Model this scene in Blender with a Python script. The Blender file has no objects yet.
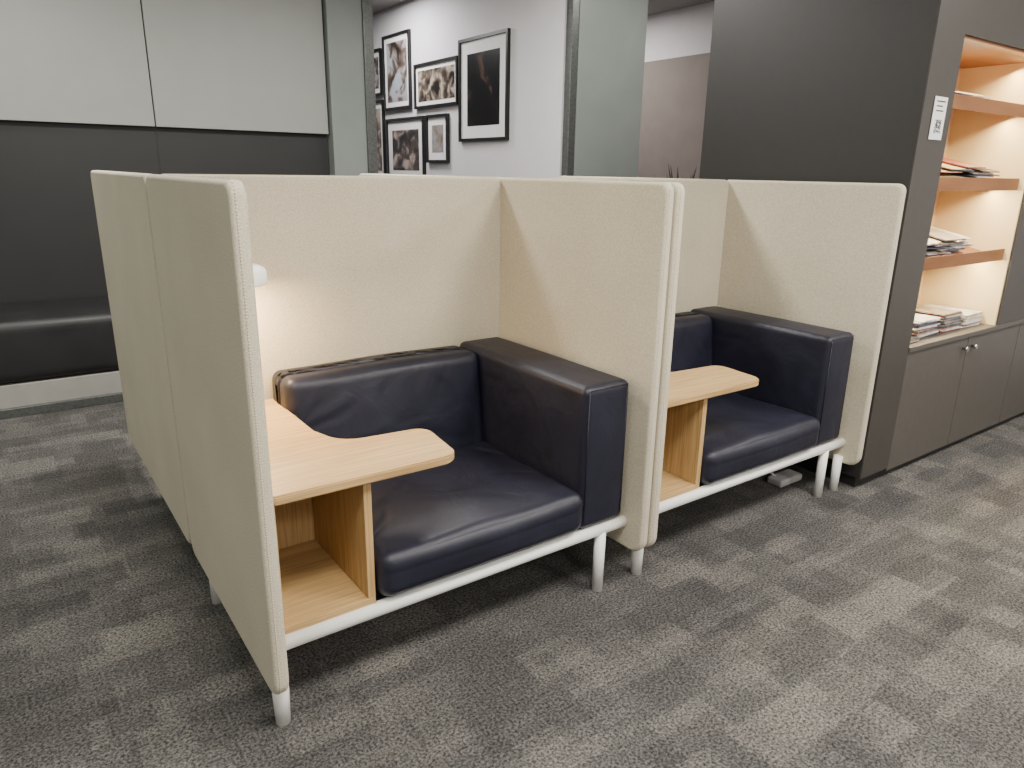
import bpy, bmesh, math, random
import numpy as np
from mathutils import Matrix, Vector
random.seed(4)
scene=bpy.context.scene; COL=bpy.context.collection

# ------------------------------------------------------------ camera
def make_camera():
    f,pi,ya,ro=714.6,*[math.radians(v) for v in (16.607,35.867,0.939)]
    F0=Vector((math.sin(ya),math.cos(ya),0));R0=Vector((math.cos(ya),-math.sin(ya),0));U=Vector((0,0,1))
    F=F0*math.cos(pi)-U*math.sin(pi);V=F0*math.sin(pi)+U*math.cos(pi)
    R=R0*math.cos(ro)+V*math.sin(ro);V2=-R0*math.sin(ro)+V*math.cos(ro)
    cd=bpy.data.cameras.new('camera');co=bpy.data.objects.new('camera',cd);COL.objects.link(co)
    m=Matrix((( R.x,V2.x,-F.x,0),(R.y,V2.y,-F.y,0),(R.z,V2.z,-F.z,1.4),(0,0,0,1)))
    co.matrix_world=m; cd.sensor_width=36; cd.lens=f/1024*36; cd.clip_start=.02
    scene.camera=co
make_camera()

# ------------------------------------------------------------ materials
def lin(c):
    return tuple((v/255/12.92 if v/255<=.04045 else ((v/255+.055)/1.055)**2.4) for v in c)+(1,)
def base(name,rough=.6,col=(128,128,128),metal=0,spec=.5):
    m=bpy.data.materials.new(name);m.use_nodes=True;nt=m.node_tree;b=nt.nodes['Principled BSDF']
    b.inputs['Base Color'].default_value=lin(col);b.inputs['Roughness'].default_value=rough
    b.inputs['Metallic'].default_value=metal;b.inputs['Specular IOR Level'].default_value=spec
    return m,nt,b
def N(nt,t,**k):
    n=nt.nodes.new(t)
    for a,v in k.items():
        if a in n.inputs: n.inputs[a].default_value=v
        else: setattr(n,a,v)
    return n
def ramp(nt,fac,stops):
    r=nt.nodes.new('ShaderNodeValToRGB');e=r.color_ramp.elements
    while len(e)<len(stops): e.new(.5)
    for i,(p,c) in enumerate(stops): e[i].position=p;e[i].color=lin(c)
    nt.links.new(fac,r.inputs[0]);return r.outputs[0]
def coords(nt,scale=(1,1,1),rot=(0,0,0)):
    tc=nt.nodes.new('ShaderNodeTexCoord');mp=nt.nodes.new('ShaderNodeMapping')
    mp.inputs['Scale'].default_value=scale;mp.inputs['Rotation'].default_value=rot
    nt.links.new(tc.outputs['Object'],mp.inputs[0]);return mp.outputs[0]
def bump(nt,b,h,st,dist):
    bp=nt.nodes.new('ShaderNodeBump');bp.inputs['Strength'].default_value=st;bp.inputs['Distance'].default_value=dist
    nt.links.new(h,bp.inputs['Height']);nt.links.new(bp.outputs[0],b.inputs['Normal']);return bp
def mix(nt,a,b_,fac,mode='MIX'):
    n=nt.nodes.new('ShaderNodeMix');n.data_type='RGBA';n.blend_type=mode
    for s,v in ((6,a),(7,b_)):
        if isinstance(v,tuple): n.inputs[s].default_value=v
        else: nt.links.new(v,n.inputs[s])
    if isinstance(fac,(int,float)): n.inputs[0].default_value=fac
    else: nt.links.new(fac,n.inputs[0])
    return n.outputs[2]
def noise_mat(name,c1,c2,scale=40,rough=.6,bst=.0,bd=.002,detail=4,sc=(1,1,1),metal=0,spec=.5):
    m,nt,b=base(name,rough,c1,metal,spec)
    v=coords(nt,sc);n=N(nt,'ShaderNodeTexNoise',Scale=scale,Detail=detail);nt.links.new(v,n.inputs['Vector'])
    nt.links.new(ramp(nt,n.outputs[0],[(.3,c1),(.7,c2)]),b.inputs['Base Color'])
    if bst: bump(nt,b,n.outputs[0],bst,bd)
    return m

def fabric_mat():
    m,nt,b=base('beige_wool_fabric',.92,(205,192,165),spec=.2)
    v=coords(nt);w=N(nt,'ShaderNodeTexNoise',Scale=260.,Detail=3.,Roughness=.7);nt.links.new(v,w.inputs['Vector'])
    n2=N(nt,'ShaderNodeTexNoise',Scale=3.,Detail=2.);nt.links.new(v,n2.inputs['Vector'])
    c=ramp(nt,w.outputs[0],[(.3,(171,163,142)),(.5,(197,188,167)),(.7,(215,207,187))])
    c2=ramp(nt,n2.outputs[0],[(.3,(243,243,240)),(.7,(255,255,255))])
    nt.links.new(mix(nt,c,c2,1.,'MULTIPLY'),b.inputs['Base Color'])
    b.inputs['Sheen Weight'].default_value=.1
    bump(nt,b,w.outputs[0],.4,.0016);return m
def stitch_mat():
    m,nt,b=base('fabric_edge_zip',.9,(215,205,180),spec=.2)
    v=coords(nt);w=N(nt,'ShaderNodeTexWave',Scale=45.,Distortion=0.);w.wave_type='BANDS';w.bands_direction='Z'
    nt.links.new(v,w.inputs['Vector'])
    nt.links.new(ramp(nt,w.outputs[0],[(.1,(165,156,134)),(.6,(204,195,172))]),b.inputs['Base Color'])
    bump(nt,b,w.outputs[0],.5,.0015);return m
def leather_mat(name='navy_leather',c1=(22,23,35),c2=(31,32,47),wr=1.):
    m,nt,b=base(name,.5,c1,spec=.42)
    v=coords(nt);n=N(nt,'ShaderNodeTexNoise',Scale=6.,Detail=4.,Distortion=.6);nt.links.new(v,n.inputs['Vector'])
    g=N(nt,'ShaderNodeTexVoronoi',Scale=260.);nt.links.new(v,g.inputs['Vector'])
    nt.links.new(ramp(nt,n.outputs[0],[(.3,c1),(.7,c2)]),b.inputs['Base Color'])
    r=N(nt,'ShaderNodeMapRange');nt.links.new(n.outputs[0],r.inputs[0]);r.inputs[3].default_value=.40;r.inputs[4].default_value=.52
    nt.links.new(r.outputs[0],b.inputs['Roughness'])
    b1=bump(nt,b,g.outputs[0],.08,.001)
    b2=nt.nodes.new('ShaderNodeBump');b2.inputs['Strength'].default_value=.4*wr;b2.inputs['Distance'].default_value=.018
    nt.links.new(n.outputs[0],b2.inputs['Height']);nt.links.new(b2.outputs[0],b1.inputs['Normal']);return m
def wood_mat(name,axis='x',c1=(160,128,82),c2=(198,166,114)):
    m,nt,b=base(name,.5,c1,spec=.35)
    s={'x':(1.6,55,55),'y':(55,1.6,55),'z':(55,55,1.6)}[axis]
    v=coords(nt,s);n=N(nt,'ShaderNodeTexNoise',Scale=3.,Detail=6.,Distortion=.2);nt.links.new(v,n.inputs['Vector'])
    nt.links.new(ramp(nt,n.outputs[0],[(.28,c1),(.5,tuple((a*2+b_*3)//5 for a,b_ in zip(c1,c2))),(.68,c2)]),b.inputs['Base Color'])
    bump(nt,b,n.outputs[0],.1,.001);return m
def carpet_mat():
    m,nt,b=base('carpet_tiles',.95,(90,88,84),spec=.15)
    tc=nt.nodes.new('ShaderNodeTexCoord');P=tc.outputs['Object']
    dn=N(nt,'ShaderNodeTexNoise',Scale=70.,Detail=3.);nt.links.new(P,dn.inputs['Vector'])
    sub=nt.nodes.new('ShaderNodeVectorMath');sub.operation='MULTIPLY_ADD'
    nt.links.new(dn.outputs['Color'],sub.inputs[0]);sub.inputs[1].default_value=(.03,.03,0);nt.links.new(P,sub.inputs[2])
    def brick(w,h,off,loc,rot):
        mp=nt.nodes.new('ShaderNodeMapping');nt.links.new(sub.outputs[0],mp.inputs[0])
        mp.inputs['Location'].default_value=loc;mp.inputs['Rotation'].default_value=(0,0,rot)
        br=nt.nodes.new('ShaderNodeTexBrick');nt.links.new(mp.outputs[0],br.inputs['Vector'])
        br.inputs['Color1'].default_value=(0,0,0,1);br.inputs['Color2'].default_value=(1,1,1,1)
        br.inputs['Mortar Size'].default_value=0;br.inputs['Scale'].default_value=1
        br.inputs['Brick Width'].default_value=w;br.inputs['Row Height'].default_value=h;br.offset=off
        return br.outputs[0]
    b1=brick(.20,.14,.37,(.1,.2,0),0);b2=brick(.12,.17,.5,(3.3,1.1,0),0);b3=brick(.26,.08,.3,(7.1,4.2,0),0)
    a=mix(nt,b1,b2,.45);a=mix(nt,a,b3,.30)
    n1=N(nt,'ShaderNodeTexNoise',Scale=125.,Detail=4.,Roughness=.8);nt.links.new(P,n1.inputs['Vector'])
    n2=N(nt,'ShaderNodeTexNoise',Scale=24.,Detail=6.,Roughness=.8);nt.links.new(P,n2.inputs['Vector'])
    a=mix(nt,a,n2.outputs['Fac'],.4)
    patch=ramp(nt,a,[(.22,(84,82,81)),(.5,(107,105,102)),(.75,(138,134,128))])
    sp=ramp(nt,n1.outputs['Fac'],[(.38,(68,68,68)),(.50,(192,192,192)),(.60,(255,255,255))])
    nt.links.new(mix(nt,patch,sp,.95,'MULTIPLY'),b.inputs['Base Color'])
    bump(nt,b,n1.outputs['Fac'],.8,.005);return m
def emis(name,c,s):
    m=bpy.data.materials.new(name);m.use_nodes=True;b=m.node_tree.nodes['Principled BSDF']
    b.inputs['Base Color'].default_value=lin(c);b.inputs['Emission Color'].default_value=lin(c);b.inputs['Emission Strength'].default_value=s;return m
FAB=fabric_mat();ST=stitch_mat();LEA=leather_mat()
WX=wood_mat('oak_grain_x','x');WY=wood_mat('oak_grain_y','y');WZ=wood_mat('oak_grain_z','z')
WHT=noise_mat('white_powder_coat',(240,240,234),(244,244,238),30,.35)
BLK=noise_mat('black_laminate',(33,32,31),(36,35,34),25,.5)
BLKF=noise_mat('dark_taupe_laminate',(58,55,51),(62,59,55),25,.42)
DOOR=noise_mat('taupe_door_laminate',(76,72,67),(81,77,72),25,.42)
CARP=carpet_mat()
WALLL=noise_mat('light_grey_panel',(146,149,144),(149,152,147),6,.5)
WALLD=noise_mat('dark_wall_panel',(32,32,33),(35,35,36),6,.55)
WALLW=noise_mat('white_wall_paint',(205,203,206),(210,208,211),6,.8)
TAU=noise_mat('taupe_wall_paint',(124,116,111),(130,122,117),6,.8)
GRN=noise_mat('grey_green_glazed_panel',(126,133,129),(132,139,135),4,.35)
MET=noise_mat('brushed_steel',(95,98,96),(115,118,116),60,.35,metal=.6)
PLI=noise_mat('plinth_grey',(150,148,142),(158,156,150),12,.5)
CEI=noise_mat('ceiling_paint',(150,148,144),(156,154,150),6,.9)
BLEA=leather_mat('black_bench_leather',(30,30,31),(38,38,39),.3)
NIC=noise_mat('niche_back_cream',(236,214,170),(240,220,178),8,.6)
COP=noise_mat('copper_wood_shelf',(122,78,42),(144,96,56),12,.5,sc=(.3,1,1))
CHR=noise_mat('chrome',(190,190,190),(200,200,200),10,.2,metal=1)
FRM=noise_mat('black_frame',(18,18,18),(22,22,22),20,.4)
MATB=noise_mat('mat_board',(226,226,224),(230,230,228),20,.8)
GREYP=noise_mat('grey_plastic',(170,170,168),(178,178,176),20,.4)
LED=emis('led_disc',(255,236,205),6)
SHADE=emis('lamp_shade_opal',(245,240,230),.45)

# ------------------------------------------------------------ mesh helpers
def finish(bm,name,mat,parent=None,smooth=False,mats=None):
    me=bpy.data.meshes.new(name);bm.normal_update();bm.to_mesh(me);bm.free()
    ob=bpy.data.objects.new(name,me);COL.objects.link(ob)
    for m in (mats or [mat]): me.materials.append(m)
    if smooth:
        for p in me.polygons:p.use_smooth=True
    if parent: ob.parent=parent
    return ob
def empty(name,loc=(0,0,0),rz=0):
    e=bpy.data.objects.new(name,None);e.empty_display_size=.1;e.location=loc;e.rotation_euler=(0,0,rz);COL.objects.link(e);return e
def addbox(bm,lo,hi,bev=0,seg=2,mi=0,rot=None,piv=None):
    t=bmesh.new();bmesh.ops.create_cube(t,size=1)
    s=[hi[i]-lo[i] for i in range(3)];c=[(hi[i]+lo[i])/2 for i in range(3)]
    for v in t.verts: v.co=Vector((v.co.x*s[0]+c[0],v.co.y*s[1]+c[1],v.co.z*s[2]+c[2]))
    if bev: bmesh.ops.bevel(t,geom=t.edges[:],offset=bev,segments=seg,affect='EDGES',profile=.5)
    if rot is not None:
        bmesh.ops.rotate(t,verts=t.verts,cent=piv or c,matrix=rot)
    for f in t.faces:f.material_index=mi
    me=bpy.data.meshes.new('t');t.to_mesh(me);t.free();bm.from_mesh(me);bpy.data.meshes.remove(me)
def box(name,lo,hi,mat,parent=None,bev=0,seg=2):
    bm=bmesh.new();addbox(bm,lo,hi,bev,seg);return finish(bm,name,mat,parent)
def addtube(bm,pts,r,n=16,cap=True,mi=0):
    pts=[Vector(p) for p in pts];rings=[]
    for i,p in enumerate(pts):
        d=((pts[min(i+1,len(pts)-1)]-p).normalized()+(p-pts[max(i-1,0)]).normalized()).normalized()
        up=Vector((0,0,1)) if abs(d.z)<.9 else Vector((1,0,0))
        a=d.cross(up).normalized();b=d.cross(a)
        rr=r[i] if isinstance(r,(list,tuple)) else r
        rings.append([bm.verts.new(p+a*rr*math.cos(2*math.pi*k/n)+b*rr*math.sin(2*math.pi*k/n)) for k in range(n)])
    for i in range(len(rings)-1):
        for k in range(n):
            f=bm.faces.new((rings[i][k],rings[i][(k+1)%n],rings[i+1][(k+1)%n],rings[i+1][k]));f.smooth=True;f.material_index=mi
    if cap:
        bm.faces.new(rings[0]).material_index=mi;bm.faces.new(rings[-1][::-1]).material_index=mi
    bmesh.ops.recalc_face_normals(bm,faces=bm.faces[:])
def softbox(name,lo,hi,r,puff,mat,parent=None,div=None,fn=None):
    """rounded, slightly inflated upholstered block"""
    lo=Vector(lo);hi=Vector(hi);c=(lo+hi)/2;h=(hi-lo)/2
    n=[div or max(8,int(2*h[i]/.03)) for i in range(3)]
    bm=bmesh.new();V={}
    def samp(i,k):
        hh=h[i];m=n[i];e=5
        if k<=e: return -hh+r*(1-math.cos(k/e*math.pi/2))*1.0
        if k>=m-e: return hh-r*(1-math.cos((m-k)/e*math.pi/2))
        return -hh+r+(2*hh-2*r)*(k-e)/(m-2*e)
    n=[max(12,q+10) for q in n]
    def vert(a,b_,c_):
        key=(a,b_,c_)
        if key in V:return V[key]
        p=Vector((samp(0,a),samp(1,b_),samp(2,c_)))
        q=Vector([max(-h[i]+r,min(h[i]-r,p[i])) for i in range(3)])
        d=p-q
        if d.length>1e-9: d.normalize();o=q+d*r
        else:o=p
        u=[min(1,abs(p[i])/h[i]) for i in range(3)]
        for i in range(3):
            j,k=(i+1)%3,(i+2)%3
            if abs(d[i])>.3:
                o[i]+=math.copysign(puff[i]*(1-u[j]**2)*(1-u[k]**2)*abs(d[i]),p[i])
        o=o+c
        if fn:o=fn(o)
        V[key]=bm.verts.new(o);return V[key]
    for ax in range(3):
        j,k=(ax+1)%3,(ax+2)%3
        for side in (0,n[ax]):
            for a in range(n[j]):
                for b_ in range(n[k]):
                    idx=[]
                    for da,db in ((0,0),(1,0),(1,1),(0,1)):
                        q=[0,0,0];q[ax]=side;q[j]=a+da;q[k]=b_+db;idx.append(vert(*q))
                    if side==0: idx=idx[::-1]
                    bm.faces.new(idx)
    return finish(bm,name,mat,parent,smooth=True)
def plate(name,pts,z0,z1,mat,parent=None,bev=.003):
    bm=bmesh.new();vs=[bm.verts.new((x,y,z0)) for x,y in pts];f=bm.faces.new(vs)
    r=bmesh.ops.extrude_face_region(bm,geom=[f]);
    for v in r['geom']:
        if isinstance(v,bmesh.types.BMVert): v.co.z=z1
    bmesh.ops.recalc_face_normals(bm,faces=bm.faces[:])
    es=[e for e in bm.edges if abs(e.verts[0].co.z-e.verts[1].co.z)<1e-6]
    bmesh.ops.bevel(bm,geom=es,offset=bev,segments=2,affect='EDGES')
    return finish(bm,name,mat,parent)
def rounded(pts,rad,n=8):
    out=[];m=len(pts)
    for i in range(m):
        p=Vector(pts[i]);a=Vector(pts[i-1]);b=Vector(pts[(i+1)%m]);r=rad[i]
        if r<=0: out.append(tuple(p));continue
        da=(a-p).normalized();db=(b-p).normalized();ang=da.angle(db)
        t=r/math.tan(ang/2);c=p+(da+db).normalized()*(r/math.sin(ang/2))
        s=p+da*t;e=p+db*t
        a0=math.atan2(s.y-c.y,s.x-c.x);a1=math.atan2(e.y-c.y,e.x-c.x)
        d=(a1-a0+math.pi)%(2*math.pi)-math.pi
        for k in range(n+1): q=a0+d*k/n;out.append((c.x+r*math.cos(q),c.y+r*math.sin(q)))
    return out
def panel(name,axis,pos,a0,a1,z0,z1,t,parent):
    """upholstered screen: rounded rectangle extruded by t, edges rounded; axis = normal axis"""
    pts=rounded([(a0,z0),(a1,z0),(a1,z1),(a0,z1)],[.05,.05,.03,.03],8)
    bm=bmesh.new()
    mk=(lambda a,z,o:(o,a,z)) if axis=='x' else (lambda a,z,o:(a,o,z))
    cx,cz=(a0+a1)/2,(z0+z1)/2;e=.011
    layers=[(e*(1-math.cos(k/4*math.pi/2)),e*(1-math.sin(k/4*math.pi/2))) for k in range(5)]
    layers+= [(t-o,ins) for o,ins in layers[::-1]]
    rings=[]
    for o,ins in layers:
        w=(a1-a0)/2;h=(z1-z0)/2
        rings.append([bm.verts.new(mk(cx+(a-cx)*(w-ins)/w,cz+(z-cz)*(h-ins)/h,pos+o)) for a,z in pts])
    m=len(pts)
    for i in range(len(rings)-1):
        for k in range(m): bm.faces.new((rings[i][k],rings[i][(k+1)%m],rings[i+1][(k+1)%m],rings[i+1][k])).smooth=True
    bm.faces.new(rings[0]);bm.faces.new(rings[-1])
    bmesh.ops.recalc_face_normals(bm,faces=bm.faces[:])
    ob=finish(bm,name,FAB,parent)
    bm=bmesh.new()
    for o in (.012,):
        w=(a1-a0)/2-.0008;h=(z1-z0)/2-.0008
        loop=[Vector(mk(cx+(a-cx)*w/((a1-a0)/2),cz+(z-cz)*h/((z1-z0)/2),pos+o)) for a,z in pts]
        addtube(bm,loop+[loop[0]],.0022,6,False)
    finish(bm,name+'_piping',ST,parent)
    return ob

# ------------------------------------------------------------ privacy booth
def crease(px,py,lst):
    cr=0
    for (cx,cy,an,am,ln,wd) in lst:
        dx,dy=px-cx,py-cy;al=dx*math.cos(an)+dy*math.sin(an);ac=-dx*math.sin(an)+dy*math.cos(an)
        ac+=.012*math.sin(al*22)
        cr-=am*math.exp(-(ac/wd)**2-(al/ln)**2)
        cr+=am*.7*math.exp(-((ac-wd*1.9)/(wd*1.2))**2-(al/ln)**2)
    return cr
def booth(loc,rz,w,d,rightleg=False,arm_in=0.,sh=0.,tx=0.):
    E=empty('privacy_booth_sofa',loc,rz);T=.037;zb,zt=.135,1.374
    panel('side_screen_left','x',0,-d,-.002,zb,zt,T,E)
    panel('side_screen_right','x',w-T,-d,-.002,zb,zt,T,E)
    panel('back_screen','y',-.043,T-.004,w-T+.004,zb,zt,.041,E)
    yb=-.81
    bm=bmesh.new()
    addtube(bm,[(.046,yb,.235),(w-T-.002,yb,.235)],.021,20)
    addtube(bm,[(.046,-.16,.235),(w-T-.002,-.16,.235)],.018,16)
    for x in (.30,.7,w-.15): addtube(bm,[(x,yb,.235),(x,-.16,.235)],.015,12)
    addtube(bm,[(.036,yb,.235),(.036,yb,.09),(.036,yb,.0)],[.0215,.0215,.019],18)
    addtube(bm,[(.036,-.15,.235),(.036,-.15,0)],[.0205,.018],18)
    xl=w-.14-arm_in
    addtube(bm,[(xl,yb,.235),(xl,yb,0)],[.0205,.0185],18)
    addtube(bm,[(xl,-.15,.235),(xl,-.15,0)],[.0205,.0185],18)
    if rightleg: addtube(bm,[(w-.045,yb,.17),(w-.045,yb,0)],[.0205,.0185],18)
    finish(bm,'tube_frame',WHT,E)
    xi=w-T-.012-arm_in
    xa=xi-.20;xs=.318+sh
    SC=[(xs+.05,-.70,.9,.006,.10,.012),(xs+.09,-.43,.45,.006,.12,.013),(xs+.16,-.56,.7,.004,.13,.014),(xa-.06,-.38,-.75,.005,.10,.012),
        (xa-.05,-.62,-.35,.003,.09,.011),(xa-.22,-.33,-1.2,.003,.08,.012),(xs+.28,-.31,1.3,.003,.07,.012)]
    def sag(o):
        k=max(0,min(1.3,(o.z-.35)/.06))
        return Vector((o.x,o.y-.009*k*(1 if o.y<-.8 else 0),o.z+k*(crease(o.x,o.y,SC)+.004*math.sin(o.x*17)*math.cos(o.y*13))))
    softbox('seat_cushion',(xs,-.845,.262),(xa+.012,-.235,.405),.042,(.004,.010,.020),LEA,E,fn=sag,div=85)
    AC=[(-.62,.42,1.1,.0015,.10,.014),(-.40,.50,-.5,.0015,.12,.015),(-.33,.66,.2,.0015,.09,.014)]
    def armf(o):
        return Vector((o.x-(crease(o.y,o.z,AC) if o.x<xa+.01 else 0),o.y,o.z))
    softbox('arm_cushion',(xa,-.828,.262),(xi-.004,-.06,.755),.024,(.009,.005,.005),LEA,E,fn=armf,div=50)
    xm=(xs+xa)/2
    BC=[(xs+.10,.60,.5,.0025,.10,.016),(xs+.22,.50,.3,.002,.14,.017),(xa-.12,.60,-.7,.003,.10,.015),(xa-.20,.47,-.2,.0018,.14,.016)]
    def lean(o):
        k=max(0,min(1,(o.z-.28)/.47)); 
        f=o.y<-.17
        return Vector((o.x,o.y+(.055*k-crease(o.x,o.z,BC) if f else 0),o.z+.002*math.sin(o.x*11)*k))
    softbox('back_cushion',(.295,-.285,.27),(xa-.003,-.060,.750),.033,(.004,.013,.005),LEA,E,fn=lean,div=60)
    bm=bmesh.new()
    addtube(bm,[(xa+.014,-.829,.29),(xa+.014,-.829,.735)],.0015,6)
    addtube(bm,[(xi-.024,-.829,.29),(xi-.024,-.829,.735)],.0015,6)
    addtube(bm,[(xa+.02,-.828,.744),(xi-.02,-.828,.744)],.0015,6)
    finish(bm,'cushion_seams',LEA,E)
    x0,x1,y0,y1=.048,.312+sh,-.812,-.40;z0,z1=.256,.626
    box('cubby_base',(x0,y0,z0),(x1,y1,z0+.02),WX,E,.0015)
    box('cubby_divider',(x1-.022,y0,z0+.02),(x1,y1,z1),WZ,E,.0015)
    box('cubby_side',(x0,y0+.01,z0+.02),(x0+.016,y1,z1),WZ,E,.0015)
    box('cubby_back',(x0+.016,y1-.016,z0+.02),(x1-.022,y1,z1),WZ,E,.0015)
    tp=rounded([(.044,-.835),(.565+sh+tx,-.842),(.595+sh+tx,-.60),(.335+sh,-.575),(.300+sh,-.45),(.300+sh,-.075),(.044,-.075)],[.02,.055,.05,.09,.0,.01,.005],10)
    plate('table_top',tp,.626,.651,WX,E,.004)
    return E
A=booth((.395,2.41,0),0,1.288,.90,arm_in=.004)
B=booth((1.694,2.41,0),0,1.366,.90,True,arm_in=.033,sh=.034,tx=.032)
C=booth((1.683,2.415,0),math.pi,1.288,1.30)
D=booth((3.06,2.415,0),math.pi,1.366,1.30)

# reading lamp: bracket on the left screen + opal drum
L=empty('reading_lamp',(.434,2.22,1.088))
bm=bmesh.new()
addtube(bm,[(0,0,0),(.06,0,0)],[.011,.011],12);addtube(bm,[(0,0,0),(.008,0,0)],[.03,.03],20)
finish(bm,'bracket',WHT,L)
bm=bmesh.new()
addtube(bm,[(.136,0,-.030),(.136,0,-.028),(.136,0,-.020),(.136,0,.010),(.136,0,.022),(.136,0,.029),(.136,0,.032)],[.086,.092,.097,.097,.090,.074,.05],48)
finish(bm,'shade',SHADE,L)
bm=bmesh.new();addtube(bm,[(.136,0,-.0320),(.136,0,-.0305)],.08,32);finish(bm,'diffuser',LED,L)
def area(name,loc,size,e,c=(1,.95,.88),rot=(0,0,0),shape='DISK',sy=None,spread=None):
    l=bpy.data.lights.new(name,'AREA');l.shape=shape;l.size=size;l.energy=e;l.color=c
    if sy:l.size_y=sy
    if spread:l.spread=spread
    o=bpy.data.objects.new(name,l);o.location=loc;o.rotation_euler=rot;COL.objects.link(o);return o
area('reading_lamp_light',(.570,2.22,1.053),.14,9,(1,.72,.42))

# ------------------------------------------------------------ room shell
CH=2.86
box('floor',(-3.5,-3.5,-.05),(6.6,8.2,0),CARP)
box('ceiling',(-3.5,-3.5,CH),(6.6,8.2,CH+.05),CEI)
box('wall_south',(-3.5,-3.55,0),(6.6,-3.5,CH),WALLW)
box('wall_west',(-3.55,-3.5,0),(-3.5,8.2,CH),WALLW)
box('wall_north',(-3.5,8.2,0),(6.6,8.25,CH),WALLW)
bm=bmesh.new();addbox(bm,(5.5,2.63,0),(5.56,8.2,2.445),mi=0);addbox(bm,(5.5,2.63,2.445),(5.56,8.2,CH),mi=1)
finish(bm,'wall_east',TAU,mats=[TAU,WALLW])
box('wall_southeast',(6.55,-3.5,0),(6.6,1.5,CH),WALLW)
box('wall_lounge_dark',(-3.5,5.54,0),(2.22,5.60,1.66),WALLD)
bm=bmesh.new()
xs=[-3.5,-2.6,-1.4,-.2,1.008,2.215]
for a,b in zip(xs[:-1],xs[1:]): addbox(bm,(a+.004,5.49,1.645),(b-.004,5.515,CH),.003)
finish(bm,'wall_lounge_upper_panels',WALLL)
box('wall_lounge_backing',(-3.5,5.52,1.665),(2.22,5.60,CH),WALLD)
bm=bmesh.new()
for x in (-1.4,-.2,1.015): addbox(bm,(x-.003,5.537,.5),(x+.003,5.541,1.64))
finish(bm,'trim_1',FRM)
C_=empty('room_column')
box('column_core',(2.225,5.44,0),(2.50,5.72,CH),GRN,C_,.004)
box('column_edge',(2.50,5.42,0),(2.578,5.72,CH),MET,C_,.003)
box('wall_gallery',(3.40,4.16,0),(3.46,8.2,CH),WALLW)
P_=empty('sliding_partition_panel')
box('panel_stile',(3.41,4.09,0),(3.47,4.155,CH),MET,P_,.004)
box('panel_leaf',(3.475,4.095,0),(4.12,4.14,CH),GRN,P_,.004)

# bench
Bn=empty('built_in_bench')
box('plinth',(-3.4,4.80,.055),(2.2,5.50,.19),PLI,Bn,.004)
box('kick_strip',(-3.4,4.79,0),(2.2,5.50,.055),MET,Bn,.003)
xs=[-3.4,-1.9,-.4,1.1,2.2]
for i,(a,b) in enumerate(zip(xs[:-1],xs[1:])):
    softbox('seat_%d'%i,(a,4.79,.195),(b,5.525,.55),.05,(0,.004,.01),BLEA,Bn)

# picture frames
def picture_mat(i):
    m,nt,b=base('photo_print_%d'%i,.3,(60,60,60))
    tc=nt.nodes.new('ShaderNodeTexCoord');mp=nt.nodes.new('ShaderNodeMapping');nt.links.new(tc.outputs['Object'],mp.inputs[0])
    mp.inputs['Location'].default_value=(i*3.1,i*1.7,i*.9)
    n=N(nt,'ShaderNodeTexNoise',Scale=[7.,11.,4.,8.,5.,9.,9.][i%7],Detail=5.,Distortion=.5);nt.links.new(mp.outputs[0],n.inputs['Vector'])
    st=[[(.36,(36,32,30)),(.47,(96,84,76)),(.55,(150,150,152)),(.66,(150,166,176))],[(.38,(28,25,22)),(.5,(90,80,70)),(.62,(170,156,140))],
        [(.5,(10,10,12)),(.60,(24,21,22)),(.74,(110,84,70))],[(.42,(26,24,25)),(.55,(76,66,62)),(.68,(172,156,146))],
        [(.40,(60,56,54)),(.55,(150,140,132)),(.7,(80,110,140))]][i%5]
    nt.links.new(ramp(nt,n.outputs[0],st),b.inputs['Base Color']);return m
fr=[(6.36,6.91,1.95,2.62,.07),(5.52,6.28,1.93,2.31,.06),(4.79,5.50,1.63,2.42,.12),(6.12,6.88,1.28,1.87,.11),(5.69,6.07,1.46,1.87,.09),(6.96,7.5,2.10,2.53,.07),(6.94,7.5,1.3,2.06,.08)]
for i,(a,b,z0,z1,mt) in enumerate(fr):
    E=empty('picture_frame',(3.40,(a+b)/2,(z0+z1)/2))
    hw,hh=(b-a)/2,(z1-z0)/2;bm=bmesh.new();t=.024
    addbox(bm,(-.03,-hw,-hh),(-.002,hw,-hh+t));addbox(bm,(-.03,-hw,hh-t),(-.002,hw,hh))
    addbox(bm,(-.03,-hw,-hh+t),(-.002,-hw+t,hh-t));addbox(bm,(-.03,hw-t,-hh+t),(-.002,hw,hh-t))
    finish(bm,'frame',FRM,E)
    box('mat',(-.014,-hw+t,-hh+t),(-.002,hw-t,hh-t),MATB,E)
    box('print',(-.016,-hw+mt,-hh+mt),(-.0142,hw-mt,hh-mt),picture_mat(i),E)

# ------------------------------------------------------------ bookcase block
K=empty('bookcase');X0,YF,YB=3.092,1.526,2.62;N0,N1,NT,NB=3.335,4.27,1.96,.655
box('left_block',(X0,YF,.06),(N0,YB,CH),BLK,K,.002)
box('left_face',(X0+.003,YF-.006,.06),(N0,YF,CH),BLKF,K)
box('plinth',(X0+.03,YF+.03,0),(6.5,YB-.03,.06),BLK,K)
box('header',(N0,YF-.006,NT),(6.5,YF+.40,CH),BLKF,K)
box('right_panel',(N1,YF-.006,NB),(4.62,YF+.40,NT),BLKF,K)
box('right_body',(4.62,YF,NB),(6.5,YF+.40,NT),BLKF,K)
box('core',(N0,YF+.42,.06),(6.5,YB,CH),BLK,K)
box('niche_back',(N0,YF+.40,NB),(N1,YF+.42,NT),NIC,K)
box('niche_side_left',(N0,YF+.004,NB),(N0+.012,YF+.40,NT),WZ,K)
box('niche_side_right',(N1-.012,YF+.004,NB),(N1,YF+.40,NT),NIC,K)
box('niche_top',(N0,YF+.004,NT-.012),(N1,YF+.40,NT),COP,K)
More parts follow.
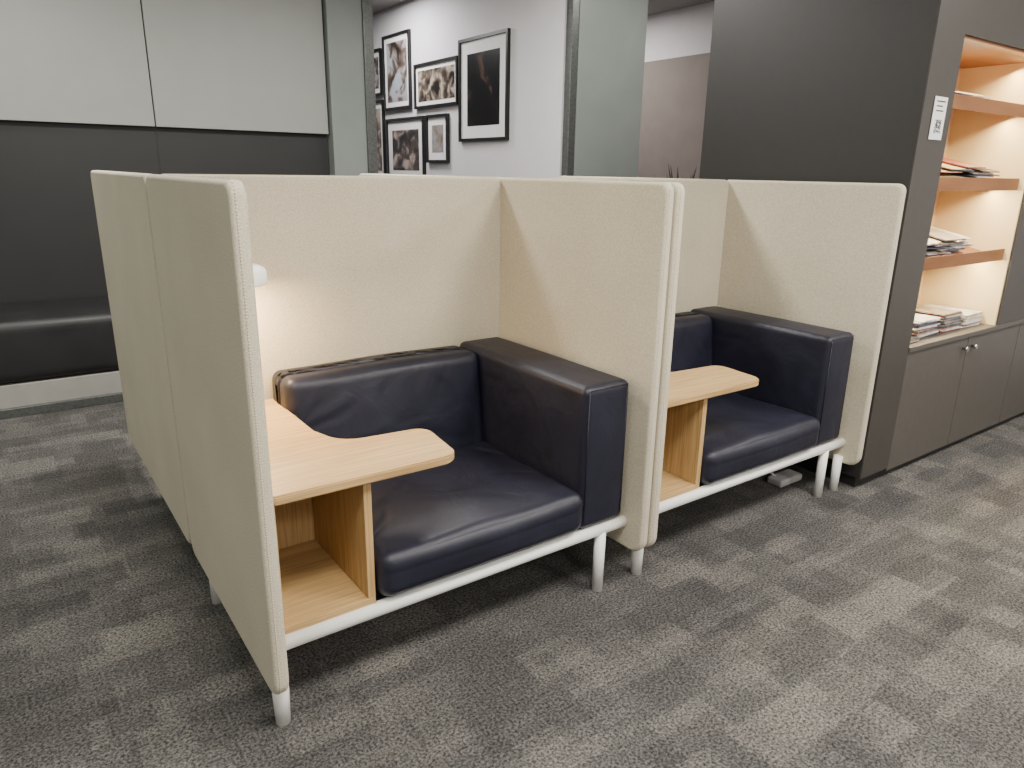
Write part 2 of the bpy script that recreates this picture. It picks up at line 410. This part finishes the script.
box('cabinet_body',(N0,YF+.02,.06),(6.5,YF+.42,NB-.025),BLK,K)
box('counter',(N0,YF-.012,NB-.025),(6.5,YF+.40,NB),DOOR,K,.003)
for i,(a,b) in enumerate(((3.335,3.965),(3.965,4.60),(4.60,5.24),(5.24,5.88))):
    box('door_leaf_%d'%i,(a+.003,YF,.04),(b-.003,YF+.02,NB-.03),DOOR,K,.002)
bm=bmesh.new()
for x in (3.915,4.015,5.19,5.29): addtube(bm,[(x,YF,.575),(x,YF-.012,.575),(x,YF-.014,.575),(x,YF-.026,.575)],[.006,.006,.013,.013],14)
finish(bm,'knobs',CHR,K)
shelf_z=[1.74,1.40,1.05]
for i,z in enumerate(shelf_z):
    bm=bmesh.new()
    vs=[(YF+.03,z-.055),(YF+.39,z+.03),(YF+.39,z+.045),(YF+.042,z-.040),(YF+.042,z+.003),(YF+.03,z+.003)]
    r0=[bm.verts.new((N0+.012,y,zz)) for y,zz in vs];r1=[bm.verts.new((N1-.012,y,zz)) for y,zz in vs]
    m=len(vs)
    for k in range(m): bm.faces.new((r0[k],r0[(k+1)%m],r1[(k+1)%m],r1[k]))
    bm.faces.new(r0[::-1]);bm.faces.new(r1);bmesh.ops.recalc_face_normals(bm,faces=bm.faces[:])
    finish(bm,'display_shelf_%d'%i,COP,K)
for z,e in ((NT-.014,10),(1.715,10),(1.375,10),(1.025,10)):
    area('bookcase_led_light',((N0+N1)/2,YF+.14,z-.03),N1-N0-.08,e,(1,.79,.44),(math.radians(-20),0,0),'RECTANGLE',.03)

# magazines
cols=[(225,220,212),(196,150,120),(160,150,140),(215,210,205),(150,80,66),(90,96,110),(210,190,140),(235,235,232)]
MM=[noise_mat('magazine_cover_%d'%i,c,tuple(max(0,v-60) for v in c),22,.35) for i,c in enumerate(cols)]
def mags(name,x0,x1,y,z,n,slope,sz=(.21,.28),jit=.15,step=.004,th=(.003,.006)):
    bm=bmesh.new()
    for i in range(n):
        cx=random.uniform(x0+sz[0]/2,x1-sz[0]/2);k=i*step;a=random.uniform(-jit,jit)
        t=bmesh.new()
        addbox(t,(cx-sz[0]/2,-sz[1]/2,0),(cx+sz[0]/2,sz[1]/2,random.uniform(*th)),0,mi=random.randrange(len(MM)))
        bmesh.ops.rotate(t,verts=t.verts,cent=(cx,0,0),matrix=Matrix.Rotation(a,3,'Z'))
        bmesh.ops.rotate(t,verts=t.verts,cent=(cx,-sz[1]/2,0),matrix=Matrix.Rotation(slope,3,'X'))
        for v in t.verts: v.co+=Vector((0,y+sz[1]/2,z+k+random.uniform(0,.001)))
        me=bpy.data.meshes.new('t');t.to_mesh(me);t.free();bm.from_mesh(me);bpy.data.meshes.remove(me)
    return finish(bm,name,None,mats=MM)
sl=math.atan2(.085,.36)
mags('magazine_pile',3.42,4.0,YF+.06,1.74-.022,10,sl)
mags('magazine_pile',3.40,4.1,YF+.06,1.40-.022,16,sl,step=.0045)
mags('magazine_pile',3.38,4.0,YF+.06,1.05-.022,20,sl,step=.0045)
for i,(a,b,n) in enumerate(((3.52,3.76,15),(3.77,4.0,17),(4.01,4.24,12))):
    mags('magazine_stack',a,b,YF+.06,NB+.001,n,0,(.20,.27),jit=.06,step=.0055,th=(.005,.0055))
mags('paper_sheets',3.365,3.505,YF+.03,NB+.002,6,0,(.13,.19),jit=.02,step=.003,th=(.002,.003))
S=empty('notice_sign',(3.172,YF-.008,1.55))
box('card',(0,-.003,0),(.105,0,.165),MATB,S,.001)
bm=bmesh.new();random.seed(9)
for i in range(11):
    for j in range(11):
        if random.random()<.5: addbox(bm,(.028+i*.0048,-.0036,.025+j*.0048),(.028+i*.0048+.0048,-.003,.025+j*.0048+.0048))
for j,(a,b) in enumerate(((.015,.09),(.02,.07),(.02,.08))): addbox(bm,(a,-.0036,.145-j*.018),(b,-.003,.150-j*.018))
finish(bm,'print',FRM,S)

# floor power box under the right booth
W_=empty('floor_power_box',(2.90,1.78,0))
box('housing',(-.085,-.04,0),(.085,.04,.035),GREYP,W_,.01,3)
bm=bmesh.new();addtube(bm,[(-.05,.02,.03),(-.05,.06,.05),(-.07,.16,.10),(-.09,.30,.20)],.006,10);finish(bm,'cable',GREYP,W_)

LEAF=noise_mat('leaf_green',(30,38,26),(58,66,44),14,.5)
PL=empty('potted_plant',(4.55,4.02,0))
bm=bmesh.new();addtube(bm,[(0,0,0),(0,0,.02),(0,0,.5),(0,0,.52)],[.13,.135,.17,.165],28);finish(bm,'pot',BLKF,PL)
bm=bmesh.new();random.seed(3)
for i in range(26):
    a=random.uniform(0,6.28);ln=random.uniform(.75,1.08);sp=random.uniform(.08,.30)
    prev=None
    for k in range(9):
        s=k/8;r=sp*s**1.6;z=.50+ln*s-(.10*s**3);wd=.02*math.sin(math.pi*min(1,.15+s*.86))+.001
        c=Vector((r*math.cos(a),r*math.sin(a),z));t=Vector((-math.sin(a),math.cos(a),0))*wd
        cur=(bm.verts.new(c-t),bm.verts.new(c+t))
        if prev: bm.faces.new((prev[0],prev[1],cur[1],cur[0])).smooth=True
        prev=cur
finish(bm,'leaves',LEAF,PL)

# ------------------------------------------------------------ lighting
def downlight(x,y,e,size=.5,c=(1,.97,.93)):
    E=empty('unseen_ceiling_downlight',(x,y,CH))
    bm=bmesh.new();addtube(bm,[(0,0,-.012),(0,0,0)],size/2+.02,32);finish(bm,'housing',WHT,E)
    bm=bmesh.new();addtube(bm,[(0,0,-.0135),(0,0,-.0125)],size/2,32);finish(bm,'diffuser',LED,E)
    area('unseen_downlight_lamp',(x,y,CH-.02),size,e,c)
downlight(-1.4,3.3,26,c=(.92,1,.89))  # out of view; green tint added to turn the left screens grey-green
for x in (.6,2.2): downlight(x,3.5,58)
downlight(3.9,3.2,24)  # added out of view to brighten the grey-green partition panel
downlight(-1.6,.2,28,size=.7,c=(.93,1,.91))  # west end of the added front row, tinted green for the left screens
for x in (.6,2.4,4.4): downlight(x,.2,70,size=.8)  # unseen row added to light the booth fronts
for x in (.4,2.6,4.8): downlight(x,-2.0,58,size=.8)
downlight(-.2,4.6,15)
downlight(2.8,6.2,42,c=(1,.97,.98));downlight(4.6,5.6,38,c=(1,.95,.92))
w=bpy.data.worlds.new('world');scene.world=w;w.use_nodes=True
w.node_tree.nodes['Background'].inputs[0].default_value=(.9,.92,1,1);w.node_tree.nodes['Background'].inputs[1].default_value=.3
